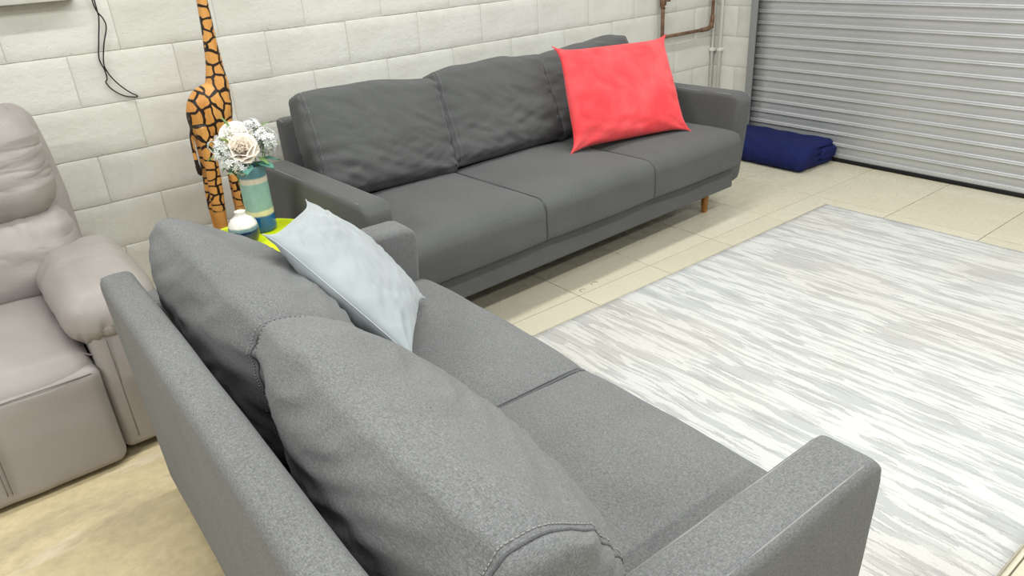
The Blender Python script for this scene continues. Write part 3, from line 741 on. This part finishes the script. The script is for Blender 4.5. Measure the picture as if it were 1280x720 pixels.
def leaf(L, wd, bend, seed):
    V = []; F = []; n = 7
    for i in range(n+1):
        t = i/n; ww = wd*math.sin(min(1, t*1.02)*PI)**.8*.5+.0005; z = -bend*L*t*t
        for s in (-1, 0, 1): V.append((L*t, s*ww, z+(abs(s)*.12*wd)+.002*mn.noise(Vector((t*4, s, seed)))))
    for i in range(n):
        for j in range(2): a = i*3+j; F.append((a, a+3, a+4, a+1))
    return V, F
r = random.Random(5)
lfs = [((vx-.02, vy-.03, .742), (-.4, -1, .1), .075, .045, MLT), ((vx+.02, vy-.03, .742), (.5, -1, .1), .07, .045, MLT), ((vx+.04, vy-.01, .745), (1, -.3, .15), .065, .04, MLT), ((vx-.03, vy, .745), (-1, -.5, 0), .07, .03, MLT),
       ((.31, -.80, .80), (-1, -.6, .9), .05, .022, MBUD), ((.30, -.80, .83), (-.8, -.6, 1.2), .05, .022, MBUD), ((.41, -.76, .84), (1, .2, .7), .085, .012, MLF), ((.42, -.77, .80), (1, -.2, .2), .07, .012, MLF), ((.28, -.78, .79), (-1, -.2, .2), .06, .012, MLF), ((.29, -.80, .77), (-.8, -.5, -.3), .05, .012, MLF), ((.33, -.76, .87), (-.2, .2, 1), .05, .014, MLF), ((.385, -.82, .765), (.5, -.8, -.2), .05, .02, MLF)]
for i, (p, d, L, wd, m) in enumerate(lfs):
    V, F = leaf(L, wd, .35, i); q = Vector(d).to_track_quat('X', 'Z')
    fobj('leaf', ([q@Vector(a) for a in V], F), m, p)
mesh('stem', *join([tube([(x*.4, y*.4, -.17), (x*.6, y*.6, -.02), (x, y, z)], .002, 6) for x, y, z in ((-.03, -.035, .08), (-.02, .015, .12), (-.06, .02, .1), (-.075, -.03, .04), (.06, -.02, .09), (.075, .01, .06), (.04, .015, .13), (-.09, 0, .08))]), MLF, B)

# ------------------------------------------------------------------ giraffe figure
GY = -.25
def gtube(pts, seg=16, cap=True):
    """pts: (x, y, z, half width x, half depth y) -> closed tapered column"""
    V = []; F = []
    P = np.array(pts, float); out = []
    for i in range(len(P)-1):
        a = P[max(i-1, 0)]; b = P[i]; c = P[i+1]; d = P[min(i+2, len(P)-1)]
        for j in range(5):
            t = j/5; out.append(.5*((2*b)+(c-a)*t+(2*a-5*b+4*c-d)*t*t+(3*b-a-3*c+d)*t**3))
    out.append(P[-1])
    for p in out:
        for j in range(seg): t = 2*PI*j/seg; V.append((p[0]+p[3]*math.cos(t), p[1]+p[4]*math.sin(t), p[2]))
    n = len(out)
    for i in range(n-1):
        for j in range(seg): a = i*seg+j; b = i*seg+(j+1) % seg; F.append((a, b, b+seg, a+seg))
    F.append(tuple(range(seg))[::-1]); F.append(tuple((n-1)*seg+j for j in range(seg)))
    return V, F
parts = [
 gtube([(.487, 0, 1.66, .016, .018), (.486, 0, 1.50, .018, .020), (.486, 0, 1.35, .0195, .022), (.485, 0, 1.268, .021, .024), (.4835, 0, 1.194, .0235, .026), (.4805, 0, 1.118, .026, .029), (.478, 0, 1.042, .032, .033), (.474, 0, .995, .038, .037), (.471, 0, .96, .045, .042), (.463, 0, .90, .052, .048), (.460, 0, .83, .047, .05), (.458, 0, .78, .03, .04)]),
 gtube([(.440, 0, .955, .02, .02), (.432, 0, .94, .055, .04), (.425, 0, .905, .082, .052), (.418, 0, .87, .091, .056), (.413, 0, .83, .092, .056), (.413, 0, .79, .087, .052), (.412, 0, .765, .078, .046), (.412, 0, .752, .05, .03)]),
 gtube([(.492, -.005, 1.69, .02, .018), (.500, -.005, 1.665, .032, .022), (.512, -.005, 1.64, .040, .02), (.530, -.005, 1.615, .030, .016), (.537, -.005, 1.60, .015, .01)]),
]
for (x, y) in ((.470, -.026), (.476, .026)):
    parts.append(gtube([(x-.012, y, .80, .030, .026), (x-.014, y, .72, .029, .024), (x-.016, y, .62, .024, .022), (x-.020, y, .52, .021, .020), (x-.024, y, .43, .019, .018), (x-.024, y, .34, .020, .019), (x-.024, y, .05, .019, .019), (x-.02, y, .012, .026, .024)]))
for (x, y) in ((.370, -.026), (.366, .024)):
    parts.append(gtube([(x-.002, y, .80, .036, .028), (x+.000, y, .72, .030, .025), (x-.002, y, .645, .028, .023), (x-.006, y, .575, .029, .022), (x-.012, y, .495, .029, .021), (x-.016, y, .44, .027, .020), (x-.017, y, .34, .0225, .019), (x-.017, y, .05, .021, .019), (x-.012, y, .012, .028, .024)]))
for s in (-1, 1):
    parts.append(gtube([(.482, s*.012, 1.685, .007, .006), (.478, s*.016, 1.73, .006, .006), (.478, s*.016, 1.745, .009, .009)], 10))
V, F = join(parts)
g = mesh('giraffe_statue', [(p[0]-.42, p[1], p[2]) for p in V], F, MGIR, None, True, (.42, GY, 0))
md = g.modifiers.new('r', 'REMESH'); md.mode = 'VOXEL'; md.voxel_size = .0042; md.use_smooth_shade = True
md = g.modifiers.new('s', 'SMOOTH'); md.iterations = 6; md.factor = .6
dg = bpy.context.evaluated_depsgraph_get(); dg.update()
me = bpy.data.meshes.new_from_object(g.evaluated_get(dg)); g.modifiers.clear(); g.data = me
me.polygons.foreach_set('use_smooth', [True]*len(me.polygons))
tag(g, 'carved wooden giraffe figure painted orange with dark brown net pattern', 'statue')
mesh('tail', *tube(spline([(-.085, 0, .80), (-.098, 0, .76), (-.102, 0, .70), (-.103, 0, .655)], 5), .0075, 8), MGIR, g)
mesh('tail_tuft', *tube(spline([(-.103, 0, .665), (-.102, 0, .635), (-.099, 0, .605), (-.096, 0, .597)], 5), [.008]*5+[.010]*6+[.006]*5, 8), MGBL, g)

# ------------------------------------------------------------------ folded blanket
K = empty('folded_blanket', (3.74, -.68, 0)); tag(K, 'navy blue quilted blanket folded in a stack on the tiles by the shutter', 'blanket')
for i, (x0, x1, y0, y1, z0, z1, r_, sd) in enumerate(((-.185, .195, -.375, .37, .003, .152, .045, 1), (.03, .19, -.392, -.30, .035, .118, .03, 2))):
    c = np.array([(x0+x1)/2, (y0+y1)/2, (z0+z1)/2]); H = np.array([x1-x0, y1-y0, z1-z0])/2
    V, F = rbox(*(2*H), r_, (22, 40, 10), 6); Q = V.copy(); W_ = Q+c
    if i == 0:
        V = sq2c(V, 0, 2, -H[0], H[2], .10, -1, 1)
        gr = sum(np.exp(-((W_[:, 2]-zk)/.006)**2) for zk in (.045, .082, .118))
        V[:, 1] += np.where(Q[:, 1] < -H[1]+.06, 1, 0)*gr*.022*np.clip((Q[:, 0]+.06)/.10, 0, 1)
        V[:, 0] -= np.clip(-Q[:, 0]/H[0]-.4, 0, 1)*.010*np.sin(Q[:, 1]*70)*np.clip(1-Q[:, 2]/H[2], 0, 1)*.5
        V[:, 1] -= np.where(Q[:, 1] < -H[1]+.06, 1, 0)*np.clip(-Q[:, 0]/H[0], 0, 1)*.012*np.sin(Q[:, 0]*90)*.3
    V[:, 2] += np.where(Q[:, 2] > 0, 1, 0)*(nz(Q, (7, 6, 1), sd)*.010+nz(Q, (16, 14, 1), sd+3)*.003)
    V[:, 1] += np.where(Q[:, 1] < -H[1]+.05, nz(Q, (9, 1, 12), sd+.5)*.016, 0)
    mesh('folded_layer', V+c, F, MNAVY, K)
